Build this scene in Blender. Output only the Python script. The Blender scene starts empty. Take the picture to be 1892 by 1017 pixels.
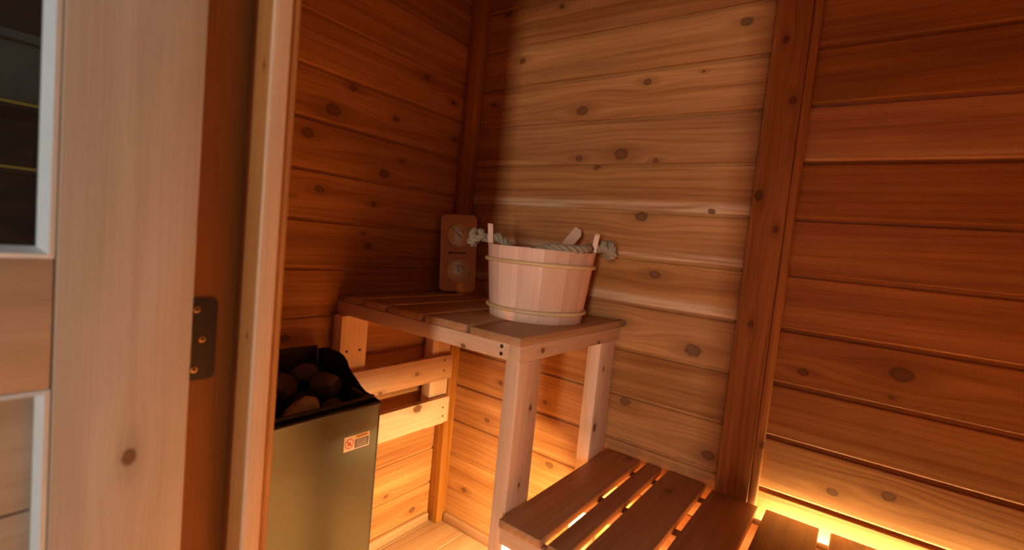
import bpy, bmesh, math, random
from mathutils import Vector, Matrix, noise as mnoise
random.seed(7)
S = bpy.context.scene
COL = S.collection
PI = math.pi

# ------------------------------------------------------------------ camera
cam_d = bpy.data.cameras.new('camera')
cam = bpy.data.objects.new('camera', cam_d); COL.objects.link(cam); S.camera = cam
_f = Vector((-0.59012714, 0.80436634, -0.0688821))
_r = Vector((0.79849575, 0.59412935, 0.09703019))
_u = Vector((-0.1189727, -0.00225808, 0.99289496))
cam.matrix_world = Matrix(((_r.x, _u.x, -_f.x, 1.20686), (_r.y, _u.y, -_f.y, -1.30383), (_r.z, _u.z, -_f.z, 1.04476), (0, 0, 0, 1)))
cam_d.sensor_width = 36.0; cam_d.lens = 36.0 * 901.17 / 1892
cam_d.shift_x = -2.0 / 1892; cam_d.clip_start = 0.02
cam_d.dof.use_dof = True; cam_d.dof.focus_distance = 1.35; cam_d.dof.aperture_fstop = 3.2

# ------------------------------------------------------------------ world, daylight, exposure
W = bpy.data.worlds.new('world'); S.world = W; W.use_nodes = True
bg = W.node_tree.nodes['Background']; bg.inputs[0].default_value = (1.0, 0.95, 0.90, 1); bg.inputs[1].default_value = 0.20
dl = bpy.data.lights.new('daylight', 'AREA'); dl.shape = 'RECTANGLE'; dl.size = 0.6; dl.size_y = 2.4
dl.energy = 285; dl.color = (1.0, 0.93, 0.855)
dlo = bpy.data.objects.new('daylight', dl); COL.objects.link(dlo)
dlo.location = (4.25, -9.0, 1.15)
dlo.rotation_euler = (Vector((0.85, -0.6, 0.95)) - dlo.location).to_track_quat('-Z', 'Y').to_euler()
S.view_settings.view_transform = 'Standard'; S.view_settings.look = 'None'
S.view_settings.exposure = 0.12; S.view_settings.gamma = 1.0; S.view_settings.use_curve_mapping = False
LED_POWER = 8.2
LED_COL = (1.0, 0.79, 0.39)

# ------------------------------------------------------------------ materials
class NT:
    def __init__(s, name):
        s.m = bpy.data.materials.new(name); s.m.use_nodes = True
        s.t = s.m.node_tree; s.b = s.t.nodes['Principled BSDF']
    def n(s, kind, **kw):
        x = s.t.nodes.new(kind)
        for k, v in kw.items(): setattr(x, k, v)
        return x
    def link(s, a, b): s.t.links.new(a, b)
    def _in(s, sock, v):
        if isinstance(v, (int, float)): sock.default_value = v
        elif isinstance(v, (tuple, list)): sock.default_value = v
        else: s.link(v, sock)
    def math(s, op, a, b=None, c=None, clamp=False):
        x = s.n('ShaderNodeMath', operation=op, use_clamp=clamp)
        s._in(x.inputs[0], a)
        if b is not None: s._in(x.inputs[1], b)
        if c is not None: s._in(x.inputs[2], c)
        return x.outputs[0]
    def vec(s, x, y, z):
        c = s.n('ShaderNodeCombineXYZ')
        for i, v in enumerate((x, y, z)): s._in(c.inputs[i], v)
        return c.outputs[0]
    def sep(s, v):
        c = s.n('ShaderNodeSeparateXYZ'); s.link(v, c.inputs[0]); return c.outputs
    def noise(s, v, scale=1.0, detail=3.0, rough=0.5):
        c = s.n('ShaderNodeTexNoise'); s.link(v, c.inputs['Vector'])
        c.inputs['Scale'].default_value = scale; c.inputs['Detail'].default_value = detail; c.inputs['Roughness'].default_value = rough
        return c.outputs['Fac']
    def ss(s, v, a, b, lo=0.0, hi=1.0):
        c = s.n('ShaderNodeMapRange', interpolation_type='SMOOTHSTEP')
        s._in(c.inputs['Value'], v)
        for k, x in (('From Min', a), ('From Max', b), ('To Min', lo), ('To Max', hi)): c.inputs[k].default_value = x
        return c.outputs[0]
    def mix(s, f, a, b, blend='MIX'):
        c = s.n('ShaderNodeMix', data_type='RGBA', blend_type=blend); s._in(c.inputs[0], f)
        for i, v in ((6, a), (7, b)):
            if isinstance(v, tuple): c.inputs[i].default_value = (v[0], v[1], v[2], 1)
            else: s.link(v, c.inputs[i])
        return c.outputs[2]

def wood(name, light, dark, knot=(0.060, 0.022, 0.007), rough=0.40, knots=5, contrast=1.0, ring=52.0, spec=0.25, tone_amt=0.30):
    """Procedural timber; local X runs along the board.  Objects may carry
    k1..k5 = (x, y, radius) knots and a 'tone'."""
    t = NT(name)
    tc = t.n('ShaderNodeTexCoord'); oi = t.n('ShaderNodeObjectInfo')
    x, y, z = t.sep(tc.outputs['Object'])
    rnd = t.math('MULTIPLY', oi.outputs['Random'], 83.0)
    yd = y; kmask = None; khalo = None
    for i in range(1, knots + 1):
        a = t.n('ShaderNodeAttribute', attribute_type='OBJECT', attribute_name='k%d' % i)
        kx, ky, kr = t.sep(a.outputs['Vector'])
        r = t.math('MAXIMUM', kr, 1e-5)
        dx = t.math('MULTIPLY', t.math('SUBTRACT', x, kx), 0.72)
        dy = t.math('SUBTRACT', y, ky)
        wob = t.math('MULTIPLY', t.math('SUBTRACT', t.noise(t.vec(t.math('ADD', x, rnd), y, 0.0), 70.0, 2.0), 0.5), t.math('MULTIPLY', r, 0.6))
        d = t.math('SQRT', t.math('ADD', t.math('MULTIPLY', dx, dx), t.math('MULTIPLY', dy, dy)))
        q = t.math('DIVIDE', t.math('ADD', d, wob), r)
        dxl = t.math('MULTIPLY', dx, 0.55)
        ql = t.math('DIVIDE', t.math('SQRT', t.math('ADD', t.math('MULTIPLY', dxl, dxl), t.math('MULTIPLY', dy, dy))), r)
        g = t.math('EXPONENT', t.math('MULTIPLY', t.math('MULTIPLY', ql, ql), -0.16))
        yd = t.math('SUBTRACT', yd, t.math('MULTIPLY', t.math('MULTIPLY', dy, g), 0.85))
        core = t.ss(q, 1.05, 0.55)
        ringm = t.math('MULTIPLY', t.ss(q, 0.45, 0.8), t.ss(q, 1.15, 0.85))
        halo = t.ss(ql, 2.2, 0.6)
        if kmask is None: kmask, kring, khalo = core, ringm, halo
        else:
            kmask = t.math('MAXIMUM', kmask, core); kring = t.math('MAXIMUM', kring, ringm); khalo = t.math('MAXIMUM', khalo, halo)
    # slow wander of the fibres, growth rings, fine fibre
    lo = t.noise(t.vec(t.math('ADD', t.math('MULTIPLY', x, 0.7), rnd), t.math('MULTIPLY', yd, 5.0), t.math('MULTIPLY', z, 5.0)), 1.0, 1.0)
    ph = t.math('ADD', t.math('MULTIPLY', t.math('ADD', yd, t.math('MULTIPLY', z, 0.7)), ring), t.math('MULTIPLY', lo, 7.0))
    rg = t.math('SINE', t.math('MULTIPLY', ph, 6.2832))
    rg = t.ss(rg, -0.2, 1.0)
    fib = t.noise(t.vec(t.math('ADD', t.math('MULTIPLY', x, 5.0), rnd), t.math('MULTIPLY', yd, 420.0), t.math('MULTIPLY', z, 420.0)), 1.0, 3.0, 0.6)
    band = t.noise(t.vec(t.math('ADD', t.math('MULTIPLY', x, 1.1), rnd), t.math('MULTIPLY', yd, 26.0), t.math('MULTIPLY', z, 26.0)), 1.0, 3.0)
    patch = t.noise(t.vec(t.math('ADD', t.math('MULTIPLY', x, 3.0), rnd), t.math('MULTIPLY', y, 9.0), rnd), 1.0, 2.0)
    fac = t.math('ADD', t.math('MULTIPLY', rg, 0.15 * contrast),
                 t.math('ADD', t.math('MULTIPLY', t.ss(fib, 0.35, 0.7), 0.30 * contrast), t.math('MULTIPLY', t.ss(band, 0.3, 0.72), 0.58 * contrast)), clamp=True)
    colr = t.mix(fac, light, dark)
    colr = t.mix(t.math('MULTIPLY', t.ss(patch, 0.4, 0.75), 0.25), colr, tuple(0.6 * c for c in dark))
    tn = t.n('ShaderNodeAttribute', attribute_type='OBJECT', attribute_name='tone').outputs['Fac']
    val = t.math('ADD', t.math('ADD', t.math('MULTIPLY', tn, tone_amt), 0.93), t.math('MULTIPLY', oi.outputs['Random'], 0.14))
    hs = t.n('ShaderNodeHueSaturation'); t.link(colr, hs.inputs['Color']); t.link(val, hs.inputs['Value'])
    t._in(hs.inputs['Saturation'], t.math('SUBTRACT', 1.0, t.math('MULTIPLY', tn, 0.10)))
    colr = hs.outputs[0]
    colr = t.mix(t.math('MULTIPLY', khalo, 0.42), colr, tuple(0.75 * c for c in dark))
    sp = t.n('ShaderNodeAttribute', attribute_type='OBJECT', attribute_name='sap').outputs['Fac']
    yy = t.math('ADD', y, t.math('MULTIPLY', t.math('SUBTRACT', lo, 0.5), 0.012))
    sm_ = t.ss(t.math('DIVIDE', yy, t.math('MAXIMUM', sp, 1e-5)), 1.35, 0.45)
    along = t.ss(t.noise(t.vec(t.math('ADD', t.math('MULTIPLY', x, 3.0), rnd), t.math('MULTIPLY', yd, 60.0), 0.0), 1.0, 2.0), 0.3, 0.62)
    colr = t.mix(t.math('MULTIPLY', t.math('MULTIPLY', t.math('MULTIPLY', sm_, along), t.ss(sp, 0.0, 0.002)), 0.7), colr, (0.72, 0.48, 0.29))
    kn = t.mix(kring, tuple(3.0 * c for c in knot), knot)
    colr = t.mix(t.math('MULTIPLY', kmask, 0.92), colr, kn)
    t.link(colr, t.b.inputs['Base Color'])
    t._in(t.b.inputs['Roughness'], t.math('ADD', rough, t.math('MULTIPLY', fib, 0.18)))
    t.b.inputs['Specular IOR Level'].default_value = spec
    bp = t.n('ShaderNodeBump'); bp.inputs['Strength'].default_value = 0.16; bp.inputs['Distance'].default_value = 0.0012
    t.link(t.math('ADD', fib, t.math('MULTIPLY', rg, -0.5)), bp.inputs['Height']); t.link(bp.outputs[0], t.b.inputs['Normal'])
    return t.m

def plain(name, col, rough=0.5, metal=0.0, var=0.12, scale=40.0, bump=0.0, spec=0.5, stretch=(1, 1, 1)):
    t = NT(name); tc = t.n('ShaderNodeTexCoord')
    mp = t.n('ShaderNodeMapping'); t.link(tc.outputs['Object'], mp.inputs[0]); mp.inputs['Scale'].default_value = stretch
    nz = t.noise(mp.outputs[0], scale, 4.0)
    t.link(t.mix(nz, tuple(c * (1 - var) for c in col), tuple(min(1, c * (1 + var)) for c in col)), t.b.inputs['Base Color'])
    t._in(t.b.inputs['Roughness'], t.math('ADD', rough - 0.06, t.math('MULTIPLY', nz, 0.12)))
    t.b.inputs['Metallic'].default_value = metal; t.b.inputs['Specular IOR Level'].default_value = spec
    if bump:
        bp = t.n('ShaderNodeBump'); bp.inputs['Strength'].default_value = bump; bp.inputs['Distance'].default_value = 0.004
        t.link(nz, bp.inputs['Height']); t.link(bp.outputs[0], t.b.inputs['Normal'])
    return t.m

M = {}
M['cedar'] = wood('cedar_wall', (0.56, 0.243, 0.070), (0.30, 0.100, 0.022), contrast=1.12)
M['bench'] = wood('cedar_bench', (0.50, 0.265, 0.120), (0.32, 0.142, 0.056), knots=3, rough=0.36, spec=0.5)
M['stud'] = wood('cedar_stud', (0.77, 0.51, 0.32), (0.58, 0.32, 0.165), knots=3, contrast=0.8)
M['door'] = wood('cedar_door', (0.56, 0.43, 0.32), (0.45, 0.325, 0.225), knots=2, contrast=1.35, ring=18.0)
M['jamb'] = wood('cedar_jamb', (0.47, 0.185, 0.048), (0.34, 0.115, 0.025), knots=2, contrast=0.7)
M['pail'] = wood('pail_wood', (0.86, 0.55, 0.37), (0.70, 0.37, 0.225), knots=1, contrast=0.6, ring=34.0, tone_amt=0.42)
M['gauge'] = wood('gauge_wood', (0.66, 0.35, 0.13), (0.52, 0.24, 0.08), knots=1, contrast=0.6)
M['cane'] = plain('cane_hoop', (0.70, 0.47, 0.22), 0.45, var=0.15, scale=60)
M['rope'] = plain('jute_rope', (0.34, 0.25, 0.155), 0.9, var=0.35, scale=300, bump=0.4)
M['steel'] = plain('heater_steel', (0.074, 0.069, 0.048), 0.30, metal=0.85, var=0.03, scale=5)
M['black'] = plain('black_sheet', (0.018, 0.016, 0.014), 0.45, var=0.1)
M['plate'] = plain('dark_bronze', (0.055, 0.040, 0.034), 0.42, metal=0.5, var=0.15)
M['brass'] = plain('brass', (0.80, 0.56, 0.22), 0.3, metal=0.4, var=0.06)
M['screw'] = plain('screw_brass', (0.55, 0.38, 0.18), 0.35, metal=1.0, var=0.1)
M['hole'] = plain('nail_dark', (0.03, 0.015, 0.008), 0.6)
M['stone'] = plain('dark_stone', (0.085, 0.062, 0.042), 0.75, var=0.45, scale=28, bump=0.6)
M['stone_pale'] = plain('pale_stone', (0.36, 0.28, 0.15), 0.7, var=0.5, scale=24, bump=0.6)
M['dial'] = plain('dial_cream', (0.95, 0.80, 0.42), 0.4, var=0.05)
M['bead'] = plain('white_bead', (0.66, 0.68, 0.68), 0.45, var=0.04)
M['ink'] = plain('dark_ink', (0.03, 0.02, 0.015), 0.5)
M['red_ink'] = plain('red_ink', (0.60, 0.075, 0.03), 0.5)
M['paper'] = plain('sticker_white', (0.78, 0.66, 0.56), 0.4, var=0.03)
M['yellow'] = plain('sticker_yellow', (0.72, 0.42, 0.03), 0.4, var=0.03)
M['greyink'] = plain('sticker_grey', (0.11, 0.075, 0.06), 0.5, var=0.3, scale=300)
M['concrete'] = plain('concrete', (0.30, 0.30, 0.29), 0.8, var=0.2, scale=6, bump=0.2)
M['darkwall'] = plain('dark_paint', (0.012, 0.012, 0.012), 0.7)
M['shelf_yellow'] = plain('yellow_shelf_lip', (0.60, 0.36, 0.05), 0.4)
M['grey_bin'] = plain('grey_bin', (0.12, 0.125, 0.115), 0.5)
M['iron'] = plain('iron', (0.03, 0.03, 0.03), 0.5, metal=0.3)

def glass(name, tint, rough=0.02):
    t = NT(name); out = t.t.nodes['Material Output']; t.t.nodes.remove(t.b)
    tr = t.n('ShaderNodeBsdfTransparent'); tr.inputs[0].default_value = tint + (1,)
    gl = t.n('ShaderNodeBsdfGlossy'); gl.inputs['Roughness'].default_value = rough
    fr = t.n('ShaderNodeLayerWeight'); fr.inputs[0].default_value = 0.5
    fc = t.math('MULTIPLY_ADD', t.math('POWER', fr.outputs['Facing'], 4.0), 0.7, 0.045)
    mx = t.n('ShaderNodeMixShader'); t.link(fc, mx.inputs[0]); t.link(tr.outputs[0], mx.inputs[1]); t.link(gl.outputs[0], mx.inputs[2])
    t.link(mx.outputs[0], out.inputs[0])
    return t.m
M['glass'] = glass('door_glass', (0.55, 0.58, 0.56))
M['lens'] = glass('gauge_lens', (0.97, 0.95, 0.88))
t = NT('led_diffuser'); t.b.inputs['Emission Color'].default_value = LED_COL + (1,); t.b.inputs['Emission Strength'].default_value = 14.0
t.b.inputs['Base Color'].default_value = (0.8, 0.7, 0.5, 1); M['led'] = t.m

# ------------------------------------------------------------------ helpers
def tag(o, label=None, cat=None, group=None, kind=None):
    if label: o['label'] = label
    if cat: o['category'] = cat
    if group: o['group'] = group
    if kind: o['kind'] = kind
    return o
def empty(name, loc=(0, 0, 0), rot=(0, 0, 0), parent=None):
    o = bpy.data.objects.new(name, None); COL.objects.link(o); o.location = loc; o.rotation_euler = rot; o.empty_display_size = 0.05
    if parent: o.parent = parent
    return o
def link(name, me, mat, parent=None, mw=None):
    o = bpy.data.objects.new(name, me); COL.objects.link(o)
    if mat and not me.materials: me.materials.append(mat)
    if parent: o.parent = parent
    if mw is not None: o.matrix_basis = mw
    return o
def bm_mesh(name, bm, smooth=False, angle=None):
    bmesh.ops.recalc_face_normals(bm, faces=bm.faces)
    me = bpy.data.meshes.new(name); bm.to_mesh(me); bm.free()
    if smooth:
        for p in me.polygons: p.use_smooth = True
        if angle is not None: me.set_sharp_from_angle(angle=angle)
    return me
_cache = {}
def box_mesh(L, Wd, T, bev, mat, seg=2):
    key = (round(L, 4), round(Wd, 4), round(T, 4), bev, mat.name, seg)
    if key not in _cache:
        bm = bmesh.new(); bmesh.ops.create_cube(bm, size=1.0)
        bmesh.ops.scale(bm, vec=(L, Wd, T), verts=bm.verts)
        if bev: bmesh.ops.bevel(bm, geom=list(bm.edges), offset=bev, segments=seg, affect='EDGES', profile=0.5)
        me = bm_mesh('board', bm, True, math.radians(25)); me.materials.append(mat); _cache[key] = me
    return _cache[key]
AX = {'x': Vector((1, 0, 0)), 'y': Vector((0, 1, 0)), 'z': Vector((0, 0, 1))}
def board(name, parent, lo, hi, axis, mat, bev=0.003, knots=(), tone=None, seg=2, jitter=0.0):
    """box lo..hi in world space (parent unrotated), grain along axis; local X = length, Y = width, Z = thickness"""
    lo = Vector(lo); hi = Vector(hi); c = (lo + hi) / 2; d = hi - lo
    dims = {'x': d.x, 'y': d.y, 'z': d.z}
    rest = sorted([a for a in 'xyz' if a != axis], key=lambda a: -dims[a])
    X = AX[axis]; Y = AX[rest[0]]; Z = X.cross(Y)
    me = box_mesh(dims[axis], dims[rest[0]], dims[rest[1]], bev, M[mat] if isinstance(mat, str) else mat, seg)
    R = Matrix((X, Y, Z)).transposed()
    if jitter: R = R @ Matrix.Rotation(random.uniform(-jitter, jitter), 3, 'Z')
    base = parent.location if parent else Vector()
    o = link(name, me, None, parent, Matrix.Translation(c - base) @ R.to_4x4())
    for i, k in enumerate(knots):
        p = R.transposed() @ (Vector(k[:3]) - c); o['k%d' % (i + 1)] = [p.x, p.y, k[3]]
    if tone is not None: o['tone'] = tone
    return o
def prism_mesh(name, pts, depth, bev=0.0):
    """polygon in XY extruded along +Z"""
    bm = bmesh.new()
    a = [bm.verts.new((p[0], p[1], 0)) for p in pts]; b = [bm.verts.new((p[0], p[1], depth)) for p in pts]
    bm.faces.new(a[::-1]); bm.faces.new(b)
    n = len(pts)
    for i in range(n): bm.faces.new((a[i], a[(i + 1) % n], b[(i + 1) % n], b[i]))
    if bev: bmesh.ops.bevel(bm, geom=[e for e in bm.edges if abs(e.verts[0].co.z - e.verts[1].co.z) < 1e-6], offset=bev, segments=2, affect='EDGES')
    return bm_mesh(name, bm, True, math.radians(30))
def lathe_mesh(name, prof, n=40, closed=False):
    bm = bmesh.new(); rings = []
    for r, z in prof:
        rings.append([bm.verts.new((r * math.cos(2 * PI * i / n), r * math.sin(2 * PI * i / n), z)) for i in range(n)] if r > 1e-6 else [bm.verts.new((0, 0, z))])
    m = len(rings)
    for j in range(m if closed else m - 1):
        A, B = rings[j], rings[(j + 1) % m]
        for i in range(n):
            k = (i + 1) % n
            if len(A) == 1: bm.faces.new((A[0], B[i], B[k]))
            elif len(B) == 1: bm.faces.new((A[i], A[k], B[0]))
            else: bm.faces.new((A[i], A[k], B[k], B[i]))
    return bm_mesh(name, bm, True, math.radians(40))
def catmull(P, n):
    P = [Vector(p) for p in P]; P = [2 * P[0] - P[1]] + P + [2 * P[-1] - P[-2]]
    out = []
    for i in range(1, len(P) - 2):
        for k in range(n):
            u = k / n; a, b, c, d = P[i - 1:i + 3]
            out.append(0.5 * ((2 * b) + (c - a) * u + (2 * a - 5 * b + 4 * c - d) * u * u + (3 * b - a - 3 * c + d) * u ** 3))
    out.append(P[-2]); return out
def tube_into(bm, pts, rad, n=8, caps=True):
    pts = [Vector(p) for p in pts]; prev = None; rings = []
    up = Vector((0.13, 0.31, 0.94)).normalized()
    for i, p in enumerate(pts):
        tg = (pts[min(i + 1, len(pts) - 1)] - pts[max(i - 1, 0)]).normalized()
        if prev is None: nn = tg.cross(up).normalized()
        else: nn = (prev - tg * prev.dot(tg)).normalized()
        prev = nn; bb = tg.cross(nn)
        r = rad[i] if isinstance(rad, (list, tuple)) else rad
        rings.append([bm.verts.new(p + (nn * math.cos(2 * PI * k / n) + bb * math.sin(2 * PI * k / n)) * r) for k in range(n)])
    for A, B in zip(rings, rings[1:]):
        for k in range(n): bm.faces.new((A[k], A[(k + 1) % n], B[(k + 1) % n], B[k]))
    if caps: bm.faces.new(rings[0][::-1]); bm.faces.new(rings[-1])
def rope_mesh(name, ctrl, R, twist=0.022, per=10):
    """three strands twisted round a path"""
    pts = catmull(ctrl, per); fine = []
    L = [0.0]
    for a, b in zip(pts, pts[1:]): L.append(L[-1] + (b - a).length)
    nstep = max(12, int(L[-1] / (twist / 9)))
    j = 0
    for i in range(nstep + 1):
        s = L[-1] * i / nstep
        while j < len(L) - 2 and L[j + 1] < s: j += 1
        u = (s - L[j]) / max(1e-9, L[j + 1] - L[j]); fine.append((pts[j].lerp(pts[j + 1], u), s))
    bm = bmesh.new(); prev = None; frames = []
    for i, (p, s) in enumerate(fine):
        tg = (fine[min(i + 1, nstep)][0] - fine[max(i - 1, 0)][0]).normalized()
        nn = tg.cross(Vector((0.13, 0.31, 0.94))).normalized() if prev is None else (prev - tg * prev.dot(tg)).normalized()
        prev = nn; frames.append((p, nn, tg.cross(nn), s))
    for k in range(3):
        tube_into(bm, [p + (nn * math.cos(2 * PI * (s / (twist * 2.2) + k / 3)) + bb * math.sin(2 * PI * (s / (twist * 2.2) + k / 3))) * R * 0.52 for p, nn, bb, s in frames], R * 0.53, 7)
    return bm_mesh(name, bm, True)

# ------------------------------------------------------------------ room shell
PW = 0.13           # plank cover width
T = 0.016
ZB0, ZA0 = 1.8133, 1.8333     # joint k sits at Z0 - k*PW
CEIL = 1.872
XR, YF = 2.0, -0.985          # right wall, inner face of the door wall
def plank_mesh(L, Wd):
    key = ('plank', round(L, 4), round(Wd, 4))
    if key not in _cache:
        lip = 0.0075
        prof = [(0, 0), (0, T - 0.0045), (0.0015, T - 0.0018), (0.0045, T), (Wd - lip - 0.003, T), (Wd - lip - 0.0008, T - 0.0016), (Wd - lip, T - 0.006), (Wd, T - 0.006), (Wd, 0)]
        bm = bmesh.new()
        a = [bm.verts.new((0, y, z)) for y, z in prof]; b = [bm.verts.new((L, y, z)) for y, z in prof]
        bm.faces.new(a); bm.faces.new(b[::-1])
        for i in range(len(prof)):
            k = (i + 1) % len(prof); bm.faces.new((a[i], b[i], b[k], a[k]))
        me = bm_mesh('plank', bm); me.materials.append(M['cedar']); _cache[key] = me
    return _cache[key]
def slab(name, lo, hi, mat, label, cat):
    o = board(name, None, lo, hi, 'x' if hi[0] - lo[0] >= hi[1] - lo[1] else 'y', mat, 0.0)
    return tag(o, label, cat, kind='structure')
def wall_empty(name, label):
    return tag(empty(name), label, 'wall', kind='structure')

wall_left = wall_empty('wall_left', 'knotty cedar plank wall behind the black heater')
wall_back = wall_empty('wall_back', 'knotty cedar plank wall behind the wooden pail and benches')
for w, lo, hi in ((wall_left, (-0.06, -1.09, 0), (-T * 0 - 0.0162, 0.06, CEIL)), (wall_back, (-0.0162, 0.0162, 0), (XR + 0.06, 0.06, CEIL))):
    board('wall_backing', w, lo, hi, 'y' if w is wall_left else 'x', 'cedar', 0.0)

KB = [(0.448, 1.455, 0.0163), (0.644, 1.518, 0.0105), (0.794, 1.528, 0.0042), (0.205, 1.635, 0.0106), (0.884, 1.637, 0.0126), (0.59, 1.322, 0.0186), (0.454, 1.313, 0.0098), (0.693, 1.302, 0.0074), (0.516, 1.286, 0.0096), (0.1, 1.502, 0.0093), (0.857, 1.17, 0.0083), (0.671, 1.148, 0.0156), (0.729, 0.991, 0.0133), (0.648, 0.843, 0.0139), (0.853, 0.807, 0.0184), (0.686, 0.624, 0.0138), (0.923, 0.548, 0.0139), (1.103, 0.809, 0.01), (1.278, 0.846, 0.0181), (1.268, 0.794, 0.0046), (1.19, 0.556, 0.0097), (1.288, 0.584, 0.0115), (0.125, 0.141, 0.0097), (0.463, 0.356, 0.0119), (0.2, 0.421, 0.0094), (0.241, 0.563, 0.0073), (0.423, 0.547, 0.0069), (0.336, 1.782, 0.0084), (0.125, 1.80, 0.0109)]
KA = [(-0.486, 1.422, 0.0104), (-0.541, 1.347, 0.0188), (-0.33, 1.377, 0.0098), (-0.61, 1.271, 0.0153), (-0.358, 1.207, 0.0162), (-0.297, 1.257, 0.0067), (-0.565, 1.132, 0.0115), (-0.389, 1.113, 0.008), (-0.416, 1.025, 0.0063), (-0.22, 1.536, 0.0103), (-0.095, 1.492, 0.0092), (-0.074, 1.373, 0.0093), (-0.653, 1.106, 0.0082), (-0.633, 0.736, 0.0113), (-0.396, 0.989, 0.0112), (-0.249, 0.16, 0.0072), (-0.125, 0.064, 0.0115)]
toneBL = [0.0, 0.15, 0.2, 0.25, 0.1, 0.25, -0.05, 0.25, -0.15, 0.05, 0.25, 0.1, 0.0, 0.1, 0.2]
toneBR = [-0.2, -0.1, -0.55, 0.9, -0.35, 0.15, 0.15, -0.1, -0.05, 0.2, 0.1, 0, 0, 0, 0]
toneA = [-0.2, -0.1, 0.0, 0.1, -0.1, 0.1, -0.35, -0.2, 0.05, 0.0, 0.2, 0.1, 0.25, 0.15, 0.1]
def planks(wall, z0, u0, u1, horiz, tones, ks, sap={}):
    L = u1 - u0; k = 0
    while True:
        top = z0 - k * PW; bot = top - PW
        if top <= 0.001: break
        zt, zb = min(top, CEIL), max(bot, 0.0)
        if k == 0: zt = min(top, CEIL)
        wd = zt - zb
        if wd > 0.012:
            if horiz == 'x': R = Matrix(((1, 0, 0), (0, 0, -1), (0, 1, 0))); loc = Vector((u0, T, zb))
            else: R = Matrix(((0, 0, 1), (1, 0, 0), (0, 1, 0))); loc = Vector((-T, u0, zb))
            o = link('plank', plank_mesh(L, wd), None, wall, Matrix.Translation(loc) @ R.to_4x4())
            o['tone'] = tones[k % len(tones)]
            if k in sap: o['sap'] = sap[k]
            i = 0
            for (u, z, r) in ks:
                if u0 < u < u1 and zb <= z < zt and i < 5:
                    i += 1; o['k%d' % i] = [u - u0, z - zb, r]
        k += 1
# an extra course on top reaches the ceiling
planks(wall_back, ZB0 + PW, 0.0, 0.998, 'x', [-0.1] + toneBL, KB, {5: 0.026, 6: 0.022, 7: 0.028})
planks(wall_back, ZB0 + PW, 1.0, XR, 'x', [-0.3] + toneBR, KB, {4: 0.02})
planks(wall_left, ZA0 + PW, -1.0, 0.0, 'y', [-0.2] + toneA, KA)

def grooved(name, origin, R, L, H, label):
    """one mesh of the same plank profile for walls the photograph does not show"""
    bm = bmesh.new(); n = int(math.ceil(H / PW)); prof = []
    for k in range(n):
        b = k * PW; wd = min(PW, H - b)
        prof += [(b, T - 0.006), (b + 0.0045, T), (b + wd - 0.0105, T), (b + wd - 0.0075, T - 0.006)]
    prof += [(H, T - 0.006), (H, -0.05), (0, -0.05)]
    a = [bm.verts.new((0, y, z)) for y, z in prof]; c = [bm.verts.new((L, y, z)) for y, z in prof]
    bm.faces.new(a); bm.faces.new(c[::-1])
    for i in range(len(prof)):
        k = (i + 1) % len(prof); bm.faces.new((a[i], c[i], c[k], a[k]))
    o = link(name, bm_mesh(name, bm), M['cedar'], None, Matrix.Translation(origin) @ R.to_4x4())
    return tag(o, label, 'ceiling' if name == 'ceiling' else 'wall', kind='structure')
grooved('wall_right', Vector((XR + T, 0.0, 0)), Matrix(((0, 0, -1), (-1, 0, 0), (0, 1, 0))), 1.09, CEIL, 'cedar plank wall at the far right end of the bench')
# door wall: left of, right of and above the opening (inner side planked)
JL, JR, JT = 0.575, 1.35, 1.76
Rf = Matrix(((-1, 0, 0), (0, 0, 1), (0, 1, 0)))
def door_wall(x0, x1, z0, z1, nm, lb):
    o = grooved(nm, Vector((x1, YF - T, z0)), Rf, x1 - x0, z1 - z0, lb)
    return o
door_wall(0.0, JL - 0.02, 0, CEIL, 'wall_front_left', 'cedar plank wall between the heater corner and the door')
door_wall(JR + 0.02, XR, 0, CEIL, 'wall_front_right', 'cedar plank wall to the right of the doorway')
door_wall(JL - 0.02, JR + 0.02, JT + 0.02, CEIL, 'wall_front_top', 'cedar plank strip above the doorway')
grooved('ceiling', Vector((-0.02, YF - 0.1, CEIL + T)), Matrix(((0, 1, 0), (1, 0, 0), (0, 0, -1))), 1.1, XR + 0.04, 'cedar plank ceiling of the sauna')

# floor boards run away from the door
floor = tag(empty('floor'), 'cedar plank floor under the benches', 'floor', kind='structure')
board('floor_base', floor, (-0.06, -1.09, -0.05), (XR + 0.06, 0.06, -0.0185), 'x', 'cedar', 0)
xk = [0.0, 0.026, 0.158, 0.29, 0.422, 0.554, 0.686, 0.818, 0.95, 1.082, 1.214, 1.346, 1.478, 1.61, 1.742, 1.874, 2.0]
for a, b in zip(xk, xk[1:]):
    board('floorboard', floor, (a + 0.0015, YF, -0.0185), (b - 0.0015, 0.0, 0.0), 'y', 'bench', 0.0015, tone=random.uniform(-0.2, 0.5), seg=1)
# skirting strips
tag(board('baseboard_left', None, (0.0, YF + 0.03, 0.0), (0.018, -0.056, 0.032), 'y', 'bench', 0.004, tone=0.3), 'narrow cedar skirting strip along the heater wall', 'baseboard', kind='structure')
tag(board('baseboard_back', None, (0.052, -0.018, 0.0), (XR, 0.0, 0.032), 'x', 'bench', 0.004, tone=0.2), 'narrow cedar skirting strip under the benches', 'baseboard', kind='structure')
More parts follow.
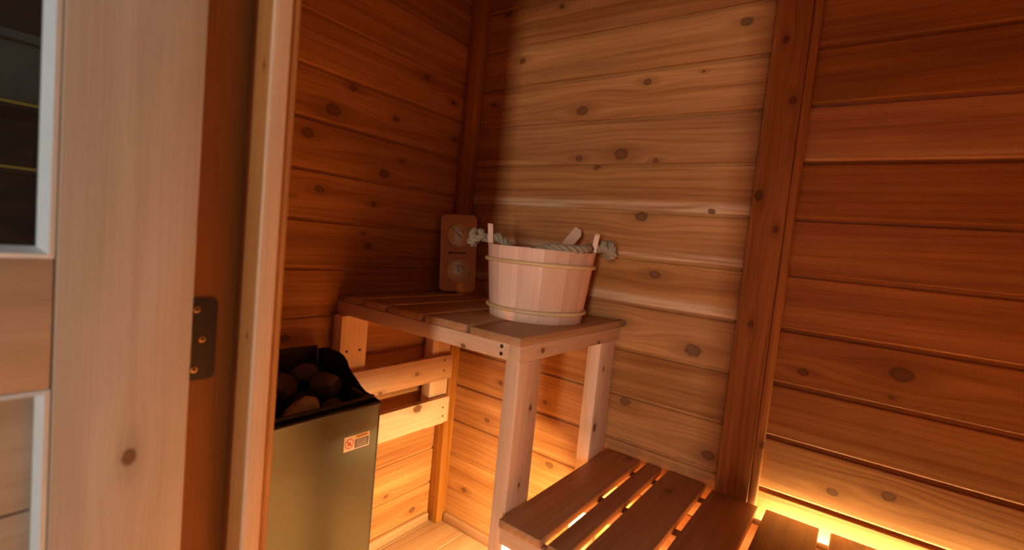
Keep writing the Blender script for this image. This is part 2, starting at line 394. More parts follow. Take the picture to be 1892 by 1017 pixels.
# corner post and wall batten
tag(board('trim_1', None, (0.0, -0.048, 0.0), (0.048, 0.0, CEIL), 'z', 'cedar', 0.004, tone=-0.55), 'square cedar post in the corner behind the gauge', 'trim', kind='structure')
tb = tag(empty('trim_2'), 'wide vertical cedar batten on the wall right of the pail', 'trim', kind='structure')
KT = [(0.98, 1.571, 0.0075), (1.011, 1.43, 0.0087), (0.966, 1.209, 0.0116), (1.011, 1.131, 0.0076), (0.985, 0.902, 0.0078)]
KT2 = [(0.967, 0.676, 0.008), (1.005, 0.615, 0.0079), (0.99, 0.626, 0.004), (0.967, 1.365, 0.0038)]
board('batten_board', tb, (0.952, -0.02, 0.0), (1.028, 0.0, CEIL), 'z', 'cedar', 0.002, knots=[(x, -0.02, z, r) for x, z, r in KT], tone=0.15)
board('batten_strip', tb, (1.0285, -0.018, 0.0), (1.047, 0.0, CEIL), 'z', 'cedar', 0.004, knots=[(1.044, -0.02, 0.62, 0.0077)], tone=0.2)

# door frame: jamb with stop, hinge leaf on the left jamb
def jamb(name, label, x_face, sgn):
    j = tag(empty(name, (x_face, -1.02, 0)), label, 'door frame', kind='structure')
    a, b = sorted((x_face, x_face - sgn * 0.03))
    board('jamb_board', j, (a, -1.085, 0), (b, YF, JT), 'z', 'jamb', 0.002, tone=-0.1)
    a, b = sorted((x_face, x_face + sgn * 0.054))
    m_ = x_face + sgn * 0.047
    c0, c1 = sorted((x_face, m_)); e0, e1 = sorted((m_ + sgn * 0.0003, x_face + sgn * 0.054))
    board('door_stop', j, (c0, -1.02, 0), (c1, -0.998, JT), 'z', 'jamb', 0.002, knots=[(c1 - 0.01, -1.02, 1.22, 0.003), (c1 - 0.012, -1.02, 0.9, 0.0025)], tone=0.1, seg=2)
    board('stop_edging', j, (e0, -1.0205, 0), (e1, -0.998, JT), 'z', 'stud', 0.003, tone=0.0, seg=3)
    a, b = sorted((x_face, x_face + sgn * 0.051))
    board('inner_casing', j, (a - (0.03 if sgn > 0 else 0), -0.9975, 0), (b + (0.03 if sgn < 0 else 0), YF - 0.002, JT), 'z', 'cedar', 0.002, tone=0.0)
    return j
jl = jamb('trim_3', 'cedar door jamb with stop beside the heater', JL, 1)
jamb('trim_4', 'cedar door jamb on the right side of the doorway', JR, -1)
hd = tag(empty('trim_5', (0.95, -1.02, JT)), 'cedar head board over the doorway', 'door frame', kind='structure')
board('head_board', hd, (JL - 0.03, -1.085, JT), (JR + 0.03, YF, JT + 0.02), 'x', 'jamb', 0.002)
board('head_stop', hd, (JL, -1.02, JT - 0.054), (JR, -0.998, JT), 'x', 'jamb', 0.003)
# outer face of the door wall
for nm, x0, x1 in (('wall_outer_left', -0.07, JL - 0.0305), ('wall_outer_right', JR + 0.0305, XR + 0.07)):
    tag(board(nm, None, (x0, -1.085, 0), (x1, YF - 0.052 - T, CEIL + 0.03), 'x', 'cedar', 0.0), 'outer cedar cladding %s of the doorway' % ('left' if 'left' in nm else 'right'), 'wall', kind='structure')
# hinge leaf with three countersunk screws
def rounded(w, h, r, n=5):
    P = []
    for cx, cy, a0 in ((w / 2 - r, h / 2 - r, 0), (-w / 2 + r, h / 2 - r, 90), (-w / 2 + r, -h / 2 + r, 180), (w / 2 - r, -h / 2 + r, 270)):
        for i in range(n + 1):
            a = math.radians(a0 + 90 * i / n); P.append((cx + r * math.cos(a), cy + r * math.sin(a)))
    return P
RX = Matrix(((0, 0, 1), (1, 0, 0), (0, 1, 0))).to_4x4()       # local xy -> world yz, local z -> +x
hl = link('hinge_leaf', prism_mesh('hinge_leaf', rounded(0.046, 0.099, 0.007), 0.0022), M['plate'], jl, Matrix.Translation(Vector((JL, -1.064, 0.893)) - jl.location) @ RX)
hl['label'] = 'dark bronze hinge leaf with rounded corners'
def screw_mesh(r):
    bm = bmesh.new()
    me = lathe_mesh('screw', [(0, 0.0012), (r * 0.35, 0.0012), (r * 0.45, 0.0022), (r * 0.9, 0.0020), (r, 0.0)], 18); bm.free(); return me
sm = screw_mesh(0.0042); sm.materials.append(M['screw'])
for dy, dz in ((0.0, 0.036), (0.007, 0.0), (0.0, -0.036)):
    s = link('screw', sm, None, hl, Matrix.Translation((dy, dz, 0.002)))
    for a in (0.4, 0.4 + PI / 2):
        link('screw_slot', box_mesh(0.0042, 0.0009, 0.0006, 0, M['hole']), None, hl, Matrix.Translation((dy, dz, 0.0042)) @ Matrix.Rotation(a, 4, 'Z'))

# ------------------------------------------------------------------ door, swung open 90 degrees
DX0, DX1 = 0.578, 0.62
dr = tag(empty('door_1', (0.6, -1.083, 0.0)), 'pale wooden sauna door with glass pane standing open', 'door', kind='structure')
YH, YS, YE = -1.083, -1.195, -1.735
board('stile', dr, (DX0, YS, 0.015), (DX1, YH, 1.745), 'z', 'door', 0.0025, knots=[(DX1, -1.135, 0.787, 0.008)], tone=0.1)
board('stile', dr, (DX0, YE, 0.015), (DX1, YE + 0.112, 1.745), 'z', 'door', 0.0025, tone=0.1)
Y0, Y1 = YE + 0.113, YS - 0.001
board('rail', dr, (DX0 + 0.001, Y0, 0.869), (DX1 - 0.002, Y1, 0.989), 'y', 'door', 0.002, tone=0.0)
board('rail', dr, (DX0 + 0.001, Y0, 0.015), (DX1 - 0.002, Y1, 0.16), 'y', 'door', 0.002)
board('rail', dr, (DX0 + 0.001, Y0, 1.62), (DX1 - 0.002, Y1, 1.745), 'y', 'door', 0.002)
g = board('glass_pane', dr, (0.594, Y0, 0.989), (0.600, Y1, 1.62), 'y', 'glass', 0.0)
def bead(parent, y0, y1, z0, z1, depth, w, mat):
    """four sloping glazing beads round an opening"""
    for (a, b, inn) in (((y1, z0), (y1, z1), (-1, 0)), ((y0, z0), (y0, z1), (1, 0)), ((y0, z0), (y1, z0), (0, 1)), ((y0, z1), (y1, z1), (0, -1))):
        bm = bmesh.new(); R = []
        for (p, s) in ((a, 1), (b, -1)):
            t_ = (Vector((b[0] - a[0], b[1] - a[1])).normalized()) * s
            ring = []
            for off, x in ((0.0, DX1 - 0.002), (0.004, DX1 - 0.001), (w, DX1 - depth), (w, DX1 - depth - 0.004), (0.0, DX1 - depth - 0.004)):
                ring.append(bm.verts.new((x - 0.6, p[0] + inn[0] * off + t_.x * off + 1.083, p[1] + inn[1] * off + t_.y * off)))
            R.append(ring)
        bm.faces.new(R[0]); bm.faces.new(R[1][::-1])
        for i in range(5):
            k = (i + 1) % 5; bm.faces.new((R[0][i], R[1][i], R[1][k], R[0][k]))
        link('glazing_bead', bm_mesh('glazing_bead', bm), mat, parent)
bead(dr, Y0, Y1, 0.989, 1.62, 0.020, 0.0095, M['bead'])
bead(dr, Y0, Y1, 0.16, 0.869, 0.018, 0.008, M['bead'])
for i in range(6):
    z = 0.16 + i * 0.118167
    board('panel_plank', dr, (0.59, Y0, z + 0.001), (0.602, Y1, z + 0.1172), 'y', 'door', 0.0015, tone=random.uniform(-0.2, 0.2))

# ------------------------------------------------------------------ upper bench in the corner
ub = tag(empty('upper_bench', (0.325, -0.25, 0.0)), 'high cedar bench in the corner carrying the pail and the gauge', 'bench')
ZT = 0.85
bx = [(0.004, 0.098, -0.4885, -0.3), (0.114, 0.210, -0.4885, -0.25), (0.226, 0.345, -0.4885, -0.1), (0.362, 0.494, -0.4885, 0.15), (0.512, 0.650, -0.497, 0.05)]
for i, (a, b, y, tn) in enumerate(bx):
    board('seat_board', ub, (a, y, ZT - 0.019), (b, -0.050 if a < 0.05 else -0.006, ZT), 'y', 'bench', 0.003, tone=tn)
def nails(parent, pts, axis, r=0.0032):
    me = _cache.get(('nail', r))
    if me is None:
        me = lathe_mesh('nail', [(0, 0.0006), (r, 0.0004), (r, -0.001), (0, -0.001)], 12); me.materials.append(M['hole']); _cache[('nail', r)] = me
    for p in pts:
        rot = Matrix.Rotation(PI / 2, 4, 'Y') if axis == 'x' else Matrix.Rotation(PI / 2, 4, 'X')
        o = link('nail_hole', me, None, parent)
        world = Matrix.Translation(Vector(p)) @ rot
        base = Matrix.Translation(parent.parent.location) @ parent.matrix_basis
        o.matrix_basis = base.inverted() @ world
ZA, ZL = 0.831, 0.795
ap = board('apron', ub, (0.004, -0.489, ZL), (0.6175, -0.470, ZA), 'x', 'stud', 0.002, tone=-0.25, knots=[(0.49, -0.489, 0.80, 0.006)])
ap2 = board('apron', ub, (0.618, -0.491, ZL), (0.648, -0.004, ZA), 'y', 'stud', 0.002, tone=-0.2, knots=[(0.648, -0.405, 0.813, 0.007), (0.648, -0.13, 0.80, 0.006)])
board('apron', ub, (0.05, -0.020, ZL), (0.6085, -0.001, ZA), 'x', 'stud', 0.002)
lf = board('leg', ub, (0.610, -0.487, 0.0), (0.647, -0.402, ZL), 'z', 'stud', 0.003, tone=0.1, knots=[(0.647, -0.43, 0.69, 0.006), (0.647, -0.445, 0.52, 0.005)])
board('leg', ub, (0.608, -0.113, 0.0), (0.646, -0.0185, ZL), 'z', 'stud', 0.003, tone=0.15, knots=[(0.645, -0.095, 0.559, 0.011), (0.645, -0.08, 0.72, 0.006)])
l3 = board('leg', ub, (0.022, -0.508, 0.0), (0.060, -0.420, ZL), 'z', 'stud', 0.002, tone=-0.05)
l4 = board('leg', ub, (0.020, -0.150, 0.385), (0.060, -0.066, ZL), 'z', 'stud', 0.003, tone=-0.1)
r1 = board('guard_rail', ub, (0.0605, -0.512, 0.553), (0.081, -0.071, 0.637), 'y', 'bench', 0.002, tone=0.5, knots=[(0.08, -0.233, 0.593, 0.0069), (0.08, -0.374, 0.558, 0.0064)])
r2 = board('guard_rail', ub, (0.0605, -0.512, 0.400), (0.081, -0.071, 0.490), 'y', 'stud', 0.002, tone=0.2, knots=[(0.08, -0.218, 0.476, 0.0158)])
nails(ap, [(0.598, -0.4895, 0.822), (0.598, -0.4895, 0.806)], 'y', 0.0042)
nails(r1, [(0.0815, -0.112, 0.622), (0.0815, -0.110, 0.586)], 'x')
nails(r2, [(0.0815, -0.100, 0.455), (0.0815, -0.098, 0.424)], 'x')
nails(l3, [(0.0605, -0.486, 0.694), (0.0605, -0.443, 0.694)], 'x', 0.004)

# ------------------------------------------------------------------ lower bench
lb = tag(empty('lower_bench', (1.3, -0.26, 0.0)), 'low slatted cedar bench lit from below along the wall', 'bench')
ZS = 0.475
sx = [(0.6515, 0.753, 0.0), (0.770, 0.813, -0.1), (0.829, 0.929, -0.15), (0.947, 1.053, -0.2), (1.070, 1.178, -0.2), (1.199, 1.300, -0.15), (1.320, 1.422, 0.0), (1.442, 1.544, 0.0), (1.564, 1.666, 0.0), (1.686, 1.788, 0.1), (1.808, 1.910, 0.0)]
for i, (a, b, tn) in enumerate(sx):
    kn = []
    if i == 0: kn = [(0.725, -0.020, ZS, 0.010)]
    if i == 2: kn = [(0.87, -0.119, ZS, 0.0105)]
    if i == 5: kn = [(1.25, -0.03, ZS, 0.012)]
    board('slat', lb, (a, -0.514, ZS - 0.019), (b, -0.0005 - (0.004 if i < 3 else (0.0215 if i == 3 else 0.020)), ZS), 'y', 'bench', 0.003, tone=tn, knots=kn)
zj = ZS - 0.0192
board('joist', lb, (0.652, -0.076, zj - 0.04), (1.93, -0.046, zj), 'x', 'bench', 0.002)
board('joist', lb, (0.652, -0.264, zj - 0.04), (1.93, -0.234, zj), 'x', 'bench', 0.002)
board('apron', lb, (0.652, -0.508, zj - 0.036), (1.93, -0.488, zj), 'x', 'stud', 0.002, tone=-0.1)
for x in (1.02, 1.89):
    for y in (-0.487, -0.045):
        board('leg', lb, (x, y, 0.0), (x + 0.038, y + 0.042, zj - 0.0405), 'z', 'stud', 0.002)

# warm light strips under the lower bench
def led(name, a, b, facing, label, power):
    a, b = Vector(a), Vector(b); c = (a + b) / 2; L = (b - a).length; X = (b - a).normalized(); Z = Vector(facing).normalized(); Y = Z.cross(X)
    mw = Matrix.Translation(c) @ Matrix((X, Y, Z)).transposed().to_4x4()
    e = empty(name); e.matrix_basis = mw; tag(e, label, 'light strip', 'light strips under the bench')
    link('channel', box_mesh(L, 0.014, 0.006, 0.001, M['iron']), None, e, Matrix.Translation((0, 0, 0.003)))
    link('diffuser', box_mesh(L - 0.004, 0.010, 0.003, 0.001, M['led']), None, e, Matrix.Translation((0, 0, 0.0075)))
    ld = bpy.data.lights.new(name + '_lamp', 'AREA'); ld.shape = 'RECTANGLE'; ld.size = L; ld.size_y = 0.012; ld.energy = power * LED_POWER; ld.color = LED_COL
    lo = bpy.data.objects.new('lamp', ld); COL.objects.link(lo); lo.parent = e
    lo.matrix_basis = Matrix.Translation((0, 0, 0.0105)) @ Matrix.Rotation(PI, 4, 'X')
    return e
led('light_strip', (1.06, -0.028, 0.415), (1.88, -0.028, 0.415), (0, 0.25, 1), 'warm glowing light strip by the wall under the lower bench', 0.65)
led('light_strip', (0.685, -0.10, 0.405), (0.685, -0.225, 0.405), (-0.45, 0, -1), 'warm glowing light strip under the first slat by the rear bench leg', 0.75)
led('light_strip', (0.685, -0.275, 0.405), (0.685, -0.465, 0.405), (-0.45, 0, -1), 'warm glowing light strip under the first slat by the front bench leg', 1.25)
led('light_strip', (0.80, -0.434, 0.404), (1.85, -0.434, 0.404), (0, -0.45, -1), 'added warm fill strip behind the front apron of the lower bench', 5.0)  # unseen strip, added as warm fill for the whole cabin

# ------------------------------------------------------------------ heater on the left wall
ht = tag(empty('sauna_heater', (0.15, -0.73, 0.15)), 'black and steel sauna heater full of stones on the left wall', 'heater')
HY0, HY1, HX, HZ0, HZ1 = -0.925, -0.54, 0.29, 0.14, 0.624
off = ht.location
prof = [(0.012, HZ0), (HX - 0.012, HZ0), (HX - 0.003, HZ0 + 0.01), (HX - 0.003, 0.627), (0.257, 0.632), (0.226, 0.636), (0.205, 0.645), (0.189, 0.656), (0.168, 0.668), (0.152, 0.680), (0.143, 0.694), (0.128, 0.704), (0.105, 0.710), (0.05, 0.710), (0.025, 0.704), (0.012, 0.70)]
RS = Matrix(((1, 0, 0), (0, 0, 1), (0, 1, 0)))      # prism xy -> world x,z ; depth -> +y
for y in (HY1 - 0.003, HY0):
    link('side_panel', prism_mesh('side_panel', prof, 0.003), M['black'], ht, Matrix.Translation(Vector((0, y, 0)) - off) @ RS.to_4x4())
# front panel wraps round its two vertical edges
P = []
def arc(cx, cy, r, a0, a1, n=6): return [(cx + r * math.cos(math.radians(a0 + (a1 - a0) * i / n)), cy + r * math.sin(math.radians(a0 + (a1 - a0) * i / n))) for i in range(n + 1)]
ro, ri = 0.010, 0.0075
outer = [(0.20, HY0 - 0.001)] + arc(HX - ro, HY0 - 0.001 + ro, ro, -90, 0) + arc(HX - ro, HY1 + 0.001 - ro, ro, 0, 90) + [(0.20, HY1 + 0.001)]
P = [(HX - 0.006, HY0 + 0.004)]
outer = arc(HX - ro, HY0 - 0.001 + ro, ro, -80, 0) + arc(HX - ro, HY1 + 0.001 - ro, ro, 0, 80)
inner = arc(HX - ro, HY1 + 0.001 - ro, ri, 80, 0) + arc(HX - ro, HY0 - 0.001 + ro, ri, 0, -80)
link('front_panel', prism_mesh('front_panel', outer + inner, HZ1 - HZ0), M['steel'], ht, Matrix.Translation(Vector((0, 0, HZ0)) - off))
board('back_panel', ht, (0.004, HY0 + 0.0035, HZ0), (0.012, HY1 - 0.0035, 0.708), 'y', 'black', 0.001)
board('stone_tray', ht, (0.0125, HY0 + 0.0035, 0.545), (HX - 0.012, HY1 - 0.0035, 0.553), 'y', 'black', 0.001)
board('bottom_panel', ht, (0.0125, HY0 + 0.0035, HZ0), (HX - 0.012, HY1 - 0.0035, HZ0 + 0.006), 'y', 'black', 0.001)
board('basket_front', ht, (0.262, HY0 + 0.02, 0.5535), (0.267, HY1 - 0.022, 0.632), 'y', 'black', 0.001)
bm = bmesh.new(); tube_into(bm, [Vector(p) - off for p in catmull([(0.20, HY0 + 0.018, 0.640), (0.245, HY0 + 0.018, 0.634), (0.265, HY0 + 0.028, 0.633), (0.265, HY1 - 0.032, 0.633), (0.245, HY1 - 0.022, 0.634), (0.20, HY1 - 0.022, 0.640)], 6)], 0.0055, 10)
link('rim_rod', bm_mesh('rim_rod', bm, True), M['black'], ht)
bm = bmesh.new(); tube_into(bm, [Vector((HX - 0.004, HY0 + 0.004, HZ1)) - off, Vector((HX - 0.004, HY1 - 0.004, HZ1)) - off], 0.0045, 10)
link('front_lip', bm_mesh('front_lip', bm, True), M['black'], ht)
# warning sticker
stk = link('sticker', prism_mesh('sticker', rounded(0.070, 0.035, 0.0015, 3), 0.0004), M['paper'], ht, Matrix.Translation(Vector((HX + 0.0002, -0.604, 0.545)) - off) @ RX)
stk['label'] = 'small warning sticker with red prohibition ring and yellow heading'
link('heading_band', box_mesh(0.0385, 0.0078, 0.0003, 0, M['yellow']), None, stk, Matrix.Translation((0.0135, 0.0122, 0.0006)))
link('text_block', box_mesh(0.0385, 0.0205, 0.0003, 0, M['greyink']), None, stk, Matrix.Translation((0.0135, -0.0042, 0.0006)))
for k in range(4):
    link('text_line', box_mesh(0.030, 0.0011, 0.0002, 0, M['paper']), None, stk, Matrix.Translation((0.0125, 0.0028 - k * 0.0044, 0.0009)))
link('heading_line', box_mesh(0.029, 0.0026, 0.0002, 0, M['greyink']), None, stk, Matrix.Translation((0.0135, 0.0120, 0.0009)))
link('prohibition_ring', lathe_mesh('ring', [(0.0098, 0), (0.0118, 0), (0.0118, 0.0003), (0.0098, 0.0003)], 28, True), M['red_ink'], stk, Matrix.Translation((-0.0205, 0.0, 0.0005)))
link('prohibition_bar', box_mesh(0.0205, 0.0022, 0.0003, 0, M['red_ink']), None, stk, Matrix.Translation((-0.0205, 0.0, 0.0007)) @ Matrix.Rotation(math.radians(-45), 4, 'Z'))
link('pictogram', prism_mesh('picto', [(-0.006, -0.005), (0.006, -0.005), (0.004, -0.001), (0.0035, 0.004), (0.0, 0.0015), (-0.0025, 0.005), (-0.004, 0.0)], 0.0002), M['red_ink'], stk, Matrix.Translation((-0.0205, 0.0, 0.0006)))

# stones
def stone_mesh(seed, sx_, sy_, sz_):
    bm = bmesh.new(); bmesh.ops.create_icosphere(bm, subdivisions=3, radius=1.0)
    rnd = random.Random(seed); cuts = [(Vector((rnd.uniform(-1, 1), rnd.uniform(-1, 1), rnd.uniform(-1, 1))).normalized(), rnd.uniform(0.62, 0.85)) for _ in range(7)]
    for v in bm.verts:
        p = v.co.copy()
        for nrm, d in cuts:
            h = p.dot(nrm)
            if h > d: p -= nrm * (h - d) * 0.85
        p *= 1 + 0.10 * mnoise.noise(p * 2.2 + Vector((seed * 3.1, 0, 0))) + 0.05 * mnoise.noise(p * 6 + Vector((0, seed * 1.7, 0)))
        v.co = Vector((p.x * sx_, p.y * sy_, p.z * sz_))
    return bm_mesh('stone', bm, True, math.radians(38))
stones = [ # x, y, z, sizes, material, label
 (0.215, -0.700, 0.612, .036, .045, .040, 'stone_pale', 'pale greenish rounded stone at the front of the heater basket'),
 (0.135, -0.592, 0.640, .040, .043, .030, 'stone', 'angular brown stone near the right back of the heater basket'),
 (0.060, -0.605, 0.655, .036, .040, .026, 'stone', 'brown stone against the back panel of the heater basket'),
 (0.090, -0.690, 0.640, .042, .042, .034, 'stone', 'dark stone just behind the pale stone in the heater basket'), (0.150, -0.775, 0.632, .042, .046, .036, 'stone', 'dark stone left of the pale stone, half hidden by the jamb'),
 (0.212, -0.812, 0.600, .032, .040, .034, 'stone', 'small lighter stone at the front edge beside the door jamb'),
 (0.205, -0.606, 0.594, .034, .040, .030, 'stone', 'low dark stone in the front right corner of the heater basket'), (0.150, -0.668, 0.588, .030, .032, .032, None, None),
 (0.060, -0.780, 0.635, .040, .042, .034, None, None), (0.085, -0.870, 0.625, .040, .040, .036, None, None), (0.160, -0.876, 0.606, .036, .034, .034, None, None),
 (0.060, -0.578, 0.585, .034, .022, .028, None, None), (0.085, -0.630, 0.586, .030, .030, .030, None, None), (0.075, -0.735, 0.584, .030, .028, .028, None, None),
]
for i, (x, y, z, a, b, c, mt, lbl) in enumerate(stones):
    o = link('sauna_stone', stone_mesh(i + 3, a, b, c), M[mt or 'stone'], None, Matrix.Translation((x, y, z)) @ Matrix.Rotation(i * 1.3, 4, 'Z') @ Matrix.Rotation(0.25 * math.sin(i * 2.2), 4, 'X'))
    tag(o, lbl or 'dark rough stone wedged among others in the heater basket', 'stone', 'stones in the heater')

# ------------------------------------------------------------------ wooden pail
BX, BY = 0.498, -0.222
ang0 = math.atan2(0.594, 0.798)          # ears lie across the view
pail = tag(empty('water_pail', (BX, BY, ZT), (0, 0, ang0)), 'pale wooden stave pail with rope handle on the upper bench', 'pail')
RB, RT, PH, ST = 0.122, 0.142, 0.183, 0.013
NS = 14
wts = [1.0] * NS
tones = [0.0, 0.3, -0.15, 0.4, 0.1, -0.05, 0.35, 0.1, 0.2, 0.45, 0.05, -0.2, -0.45, 0.1, 0.25, 0.05, 0.4, -0.2, 0.15, 0.3, -0.1, 0.2, 0.0, 0.1]
def stave_mesh(a0, a1, top):
    """one tapering stave, local X up the grain (so the wood material follows), curved across"""
    bm = bmesh.new(); am = (a0 + a1) / 2; rows = []
    levels = [0.0, 0.004, PH - 0.004, PH] if top <= PH else [0.0, 0.004, PH - 0.004, PH, PH + 0.003, top - 0.006, top]
    for z in levels:
        k = min(1.0, z / PH) if z <= PH else z / PH
        ro_ = RB + (RT - RB) * k; ri_ = ro_ - ST
        if z in (0.0, PH) and top <= PH: ro_ -= 0.0015; ri_ += 0.001
        h0, h1 = a0 + 0.0012, a1 - 0.0012
        if z > PH + 0.001:
            hw = min((a1 - a0) / 2 - 0.004, 0.13); h0, h1 = am - hw, am + hw
            if z >= top - 0.001: h0 += 0.03; h1 -= 0.03
        ring = [(ro_, h0 + (h1 - h0) * i / 4) for i in range(5)] + [(ri_, h1 - (h1 - h0) * i / 4) for i in range(5)]
        rows.append([bm.verts.new((z, r * math.sin(a - am), r * math.cos(a - am))) for r, a in ring])
    bm.faces.new(rows[0]); bm.faces.new(rows[-1][::-1])
    for A, B in zip(rows, rows[1:]):
        for i in range(10):
            k = (i + 1) % 10; bm.faces.new((A[i], A[k], B[k], B[i]))
    return bm_mesh('stave', bm, True, math.radians(30)), am
for i in range(NS):
    a0 = 2 * PI * (i - 0.5) / NS; a1 = 2 * PI * (i + 0.5) / NS
    ear = i in (0, NS // 2)
    if i == 0: a0 -= 0.02; a1 += 0.02
    me, am = stave_mesh(a0, a1, PH + 0.052 if ear else PH)
    X = Vector((0, 0, 1)); Z = Vector((math.cos(am), math.sin(am), 0)); Y = Z.cross(X)
    o = link('ear_stave' if ear else 'stave', me, M['pail'], pail, Matrix((X, Y, Z)).transposed().to_4x4())
    o['tone'] = tones[i]
link('base_disc', lathe_mesh('base', [(0, 0.012), (RB - ST + 0.002, 0.012), (RB - ST + 0.002, 0.026), (0, 0.026)], 40), M['pail'], pail)
for z, r in ((0.028, 0.0052), (0.146, 0.0052)):
    R_ = RB + (RT - RB) * z / PH + r * 0.72
    link('hoop', lathe_mesh('hoop', [(R_ + r * math.cos(2 * PI * k / 10), z + r * math.sin(2 * PI * k / 10)) for k in range(10)], 64, True), M['cane'], pail)
# rope: knot outside the left ear, through it, down into the pail, over the front rim, out through the right ear, knot
e = RT + 0.006; zh = PH + 0.014
rp = [(-e - 0.012, 0, zh), (-e + 0.012, 0.0, zh), (-e + 0.030, -0.004, zh + 0.004), (-0.085, -0.020, PH - 0.004), (-0.055, -0.055, PH - 0.022), (-0.02, -0.098, PH - 0.006), (0.015, -0.118, PH + 0.004), (0.055, -0.118, PH + 0.004), (0.092, -0.095, PH + 0.006), (0.112, -0.055, PH + 0.010), (0.122, -0.018, PH + 0.012), (e - 0.010, 0.0, zh), (e + 0.012, 0, zh)]
link('rope_handle', rope_mesh('rope_handle', rp, 0.0122, 0.026), M['rope'], pail)
def knot_pts(sgn):
    c = Vector((sgn * (e + 0.020), 0, zh - 0.002)); out = []
    for k in range(17):
        a = 2 * PI * k / 16 * 1.45
        out.append(c + Vector((sgn * (0.012 * math.sin(a * 0.5) + 0.004), 0.015 * math.cos(a), 0.017 * math.sin(a))))
    out.append(c + Vector((sgn * 0.026, -0.012, -0.014)))
    return out
for sgn in (-1, 1):
    k_ = link('rope_knot', rope_mesh('rope_knot', knot_pts(sgn), 0.0098, per=3), M['rope'], pail)

# ladle standing in the pail (only its handle shows above the rim)
ldl = tag(empty('ladle', (BX, BY, ZT), (0, 0, ang0)), 'wooden ladle handle leaning out of the pail', 'ladle')
def slat_between(name, parent, A, B, w, th, mat, face, taper=1.0):
    A, B = Vector(A), Vector(B); X = (B - A).normalized(); Z = (Vector(face) - X * Vector(face).dot(X)).normalized(); Y = Z.cross(X); L = (B - A).length
    pts = [(-L / 2, -w / 2), (L / 2 - w * 0.4, -w / 2 * taper), (L / 2, -w * 0.1), (L / 2 - w * 0.15, w / 2 * taper), (-L / 2, w / 2)]
    me = prism_mesh(name, pts, th, 0.0015)
    return link(name, me, mat, parent, Matrix.Translation((A + B) / 2) @ Matrix((X, Y, Z)).transposed().to_4x4())
h = slat_between('handle', ldl, (-0.024, 0.052, 0.060), (0.107, 0.104, 0.246), 0.030, 0.010, M['pail'], (0.1, -1, 0.0)); h['tone'] = -0.35
bw = link('bowl', lathe_mesh('bowl', [(0.0, 0.0), (0.03, 0.002), (0.036, 0.012), (0.038, 0.04), (0.034, 0.04), (0.032, 0.014), (0.0, 0.008)], 24), M['pail'], ldl, Matrix.Translation((-0.035, 0.035, 0.028)))

# ------------------------------------------------------------------ thermometer / hygrometer leaning in the corner
gc = 0.084
gz = math.radians(45)
gauge = tag(empty('sauna_gauge', (gc, -gc, ZT + 0.001)), 'wooden twin-dial thermometer and hygrometer standing in the corner', 'gauge')
fx = Vector((1, 1, 0)).normalized(); fn = Vector((1, -1, 0)).normalized()          # across, towards the room
lean = Matrix.Rotation(math.radians(-4), 4, 'X')
gauge.matrix_basis = Matrix.Translation((gc, -gc, ZT + 0.006)) @ Matrix((fx, Vector((0, 0, 1)), fn)).transposed().to_4x4() @ Matrix.Rotation(math.radians(3.2), 4, 'Z') @ lean
gw, gh, ch = 0.122, 0.262, 0.012
body = [(-gw / 2 + ch, 0), (gw / 2 - ch, 0), (gw / 2, ch), (gw / 2, gh - ch), (gw / 2 - ch, gh), (-gw / 2 + ch, gh), (-gw / 2, gh - ch), (-gw / 2, ch)]
bo = link('back_board', prism_mesh('back_board', body, 0.018, 0.003), M['gauge'], gauge, Matrix.Translation((0, 0, -0.018)))
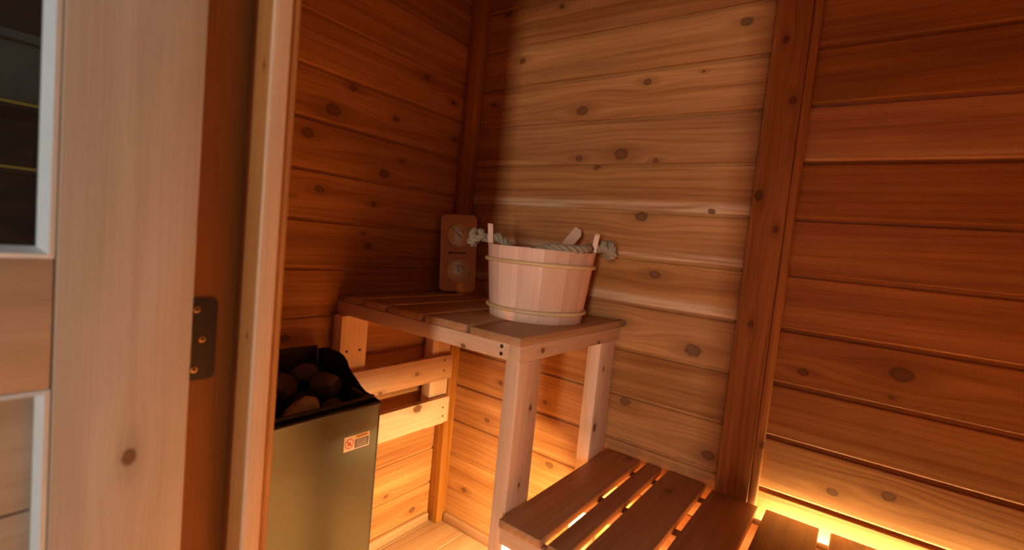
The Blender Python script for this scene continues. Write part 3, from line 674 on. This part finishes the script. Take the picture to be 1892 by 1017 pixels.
def dial(cy, name, needle_ang, nl, cross):
    d = empty(name, (0.002, cy, 0.0), parent=gauge)
    link('bezel', lathe_mesh('bezel', [(0.0375, 0.0), (0.0405, 0.001), (0.0410, 0.005), (0.0390, 0.0075), (0.0365, 0.0065), (0.0360, 0.001)], 48, True), M['brass'], d)
    link('dial_face', lathe_mesh('dial_face', [(0, 0.0016), (0.0368, 0.0016), (0.0368, 0.0), (0, 0.0)], 40), M['dial'], d)
    bm = bmesh.new()
    for k in range(25):
        a = math.radians(-40 + 260 * k / 24); r0 = 0.028 if k % 4 == 0 else 0.030
        w_ = 0.0007 if k % 4 == 0 else 0.0004
        cdir = Vector((math.cos(a), math.sin(a), 0)); sdir = Vector((-cdir.y, cdir.x, 0))
        vs = [bm.verts.new(cdir * rr + sdir * s_ + Vector((0, 0, 0.0019))) for rr, s_ in ((r0, -w_), (0.0325, -w_), (0.0325, w_), (r0, w_))]
        bm.faces.new(vs)
    tk = link('scale_marks', bm_mesh('scale_marks', bm), M['ink'], d); tk['kind'] = 'stuff'
    bm = bmesh.new(); n = 14; A = []
    for k in range(n + 1):
        a = math.radians(35 + 95 * k / n); A.append((bm.verts.new((0.0165 * math.cos(a), 0.0165 * math.sin(a), 0.0019)), bm.verts.new((0.0195 * math.cos(a), 0.0195 * math.sin(a), 0.0019))))
    for p, q_ in zip(A, A[1:]): bm.faces.new((p[0], p[1], q_[1], q_[0]))
    link('red_arc', bm_mesh('red_arc', bm), M['red_ink'], d)
    ca = math.radians(needle_ang)
    me = prism_mesh('needle', [(-0.007, -0.0013), (nl * 0.6, -0.0012), (nl, 0), (nl * 0.6, 0.0012), (-0.007, 0.0013)], 0.0006)
    link('needle', me, M['ink'], d, Matrix.Translation((0, 0, 0.0026)) @ Matrix.Rotation(ca, 4, 'Z'))
    if cross: link('maker_mark', box_mesh(0.016, 0.0022, 0.0004, 0, M['red_ink']), None, d, Matrix.Translation((0, 0.009, 0.0021)))
    link('pivot', lathe_mesh('pivot', [(0, 0.0042), (0.0024, 0.004), (0.0028, 0.0018), (0, 0.0018)], 16), M['ink'], d)
    link('lens', lathe_mesh('lens', [(0, 0.0105), (0.012, 0.0100), (0.024, 0.0086), (0.0345, 0.0062), (0.0362, 0.0052), (0.0345, 0.0054), (0.024, 0.0078), (0.012, 0.0092), (0, 0.0097)], 40), M['lens'], d)
dial(0.191, 'temperature_dial', 138, 0.029, False)
dial(0.072, 'humidity_dial', 92, 0.024, True)
# dark pointer between the dials
bm = bmesh.new(); tube_into(bm, [(-0.027, 0.1315, 0.0006), (0.028, 0.1315, 0.0006)], 0.0016, 8)
link('pointer_bar', bm_mesh('pointer_bar', bm, True), M['ink'], gauge)
link('pointer_knob', lathe_mesh('pointer_knob', [(0, 0.003), (0.003, 0.0026), (0.0042, 0.0), (0, 0)], 18), M['ink'], gauge, Matrix.Translation((-0.028, 0.1315, 0)))

# ------------------------------------------------------------------ outside, seen through the door glass
tag(board('floor_outside', None, (-2.2, -4.6, -0.09), (3.2, -1.086, -0.05), 'x', 'concrete', 0.0), 'grey concrete floor outside the sauna', 'floor', kind='structure')
tag(board('wall_outside', None, (-2.3, -4.6, -0.05), (-2.2, 1.0, 2.6), 'y', 'darkwall', 0.0), 'dark painted wall outside beyond the door glass', 'wall', kind='structure')
sh = tag(empty('storage_shelf', (-1.65, -0.95, -0.05)), 'dark storage shelf with yellow shelf lips seen through door glass', 'shelf')
for y in (-1.6, -0.3):
    for x in (-1.5, -1.9): board('upright', sh, (x - 0.02, y - 0.02, -0.05), (x + 0.02, y + 0.02, 2.0), 'z', 'iron', 0.002)
for z in (0.40, 0.77, 1.14, 1.385, 1.95):
    s = board('shelf_board', sh, (-1.9, -1.6, z - 0.02), (-1.48, -0.3, z), 'y', 'iron', 0.002)
    l = board('shelf_lip', sh, (-1.479, -1.6, z - 0.006), (-1.470, -0.3, z + 0.006), 'y', 'shelf_yellow', 0.001)
gb = tag(empty('storage_bin', (-1.68, -0.95, 1.386)), 'pale grey storage bin on the dark shelf', 'bin')
board('bin_body', gb, (-1.84, -1.25, 1.386), (-1.50, -0.65, 1.62), 'y', 'grey_bin', 0.02)
board('bin_lid', gb, (-1.86, -1.27, 1.6205), (-1.485, -0.63, 1.655), 'y', 'grey_bin', 0.01)
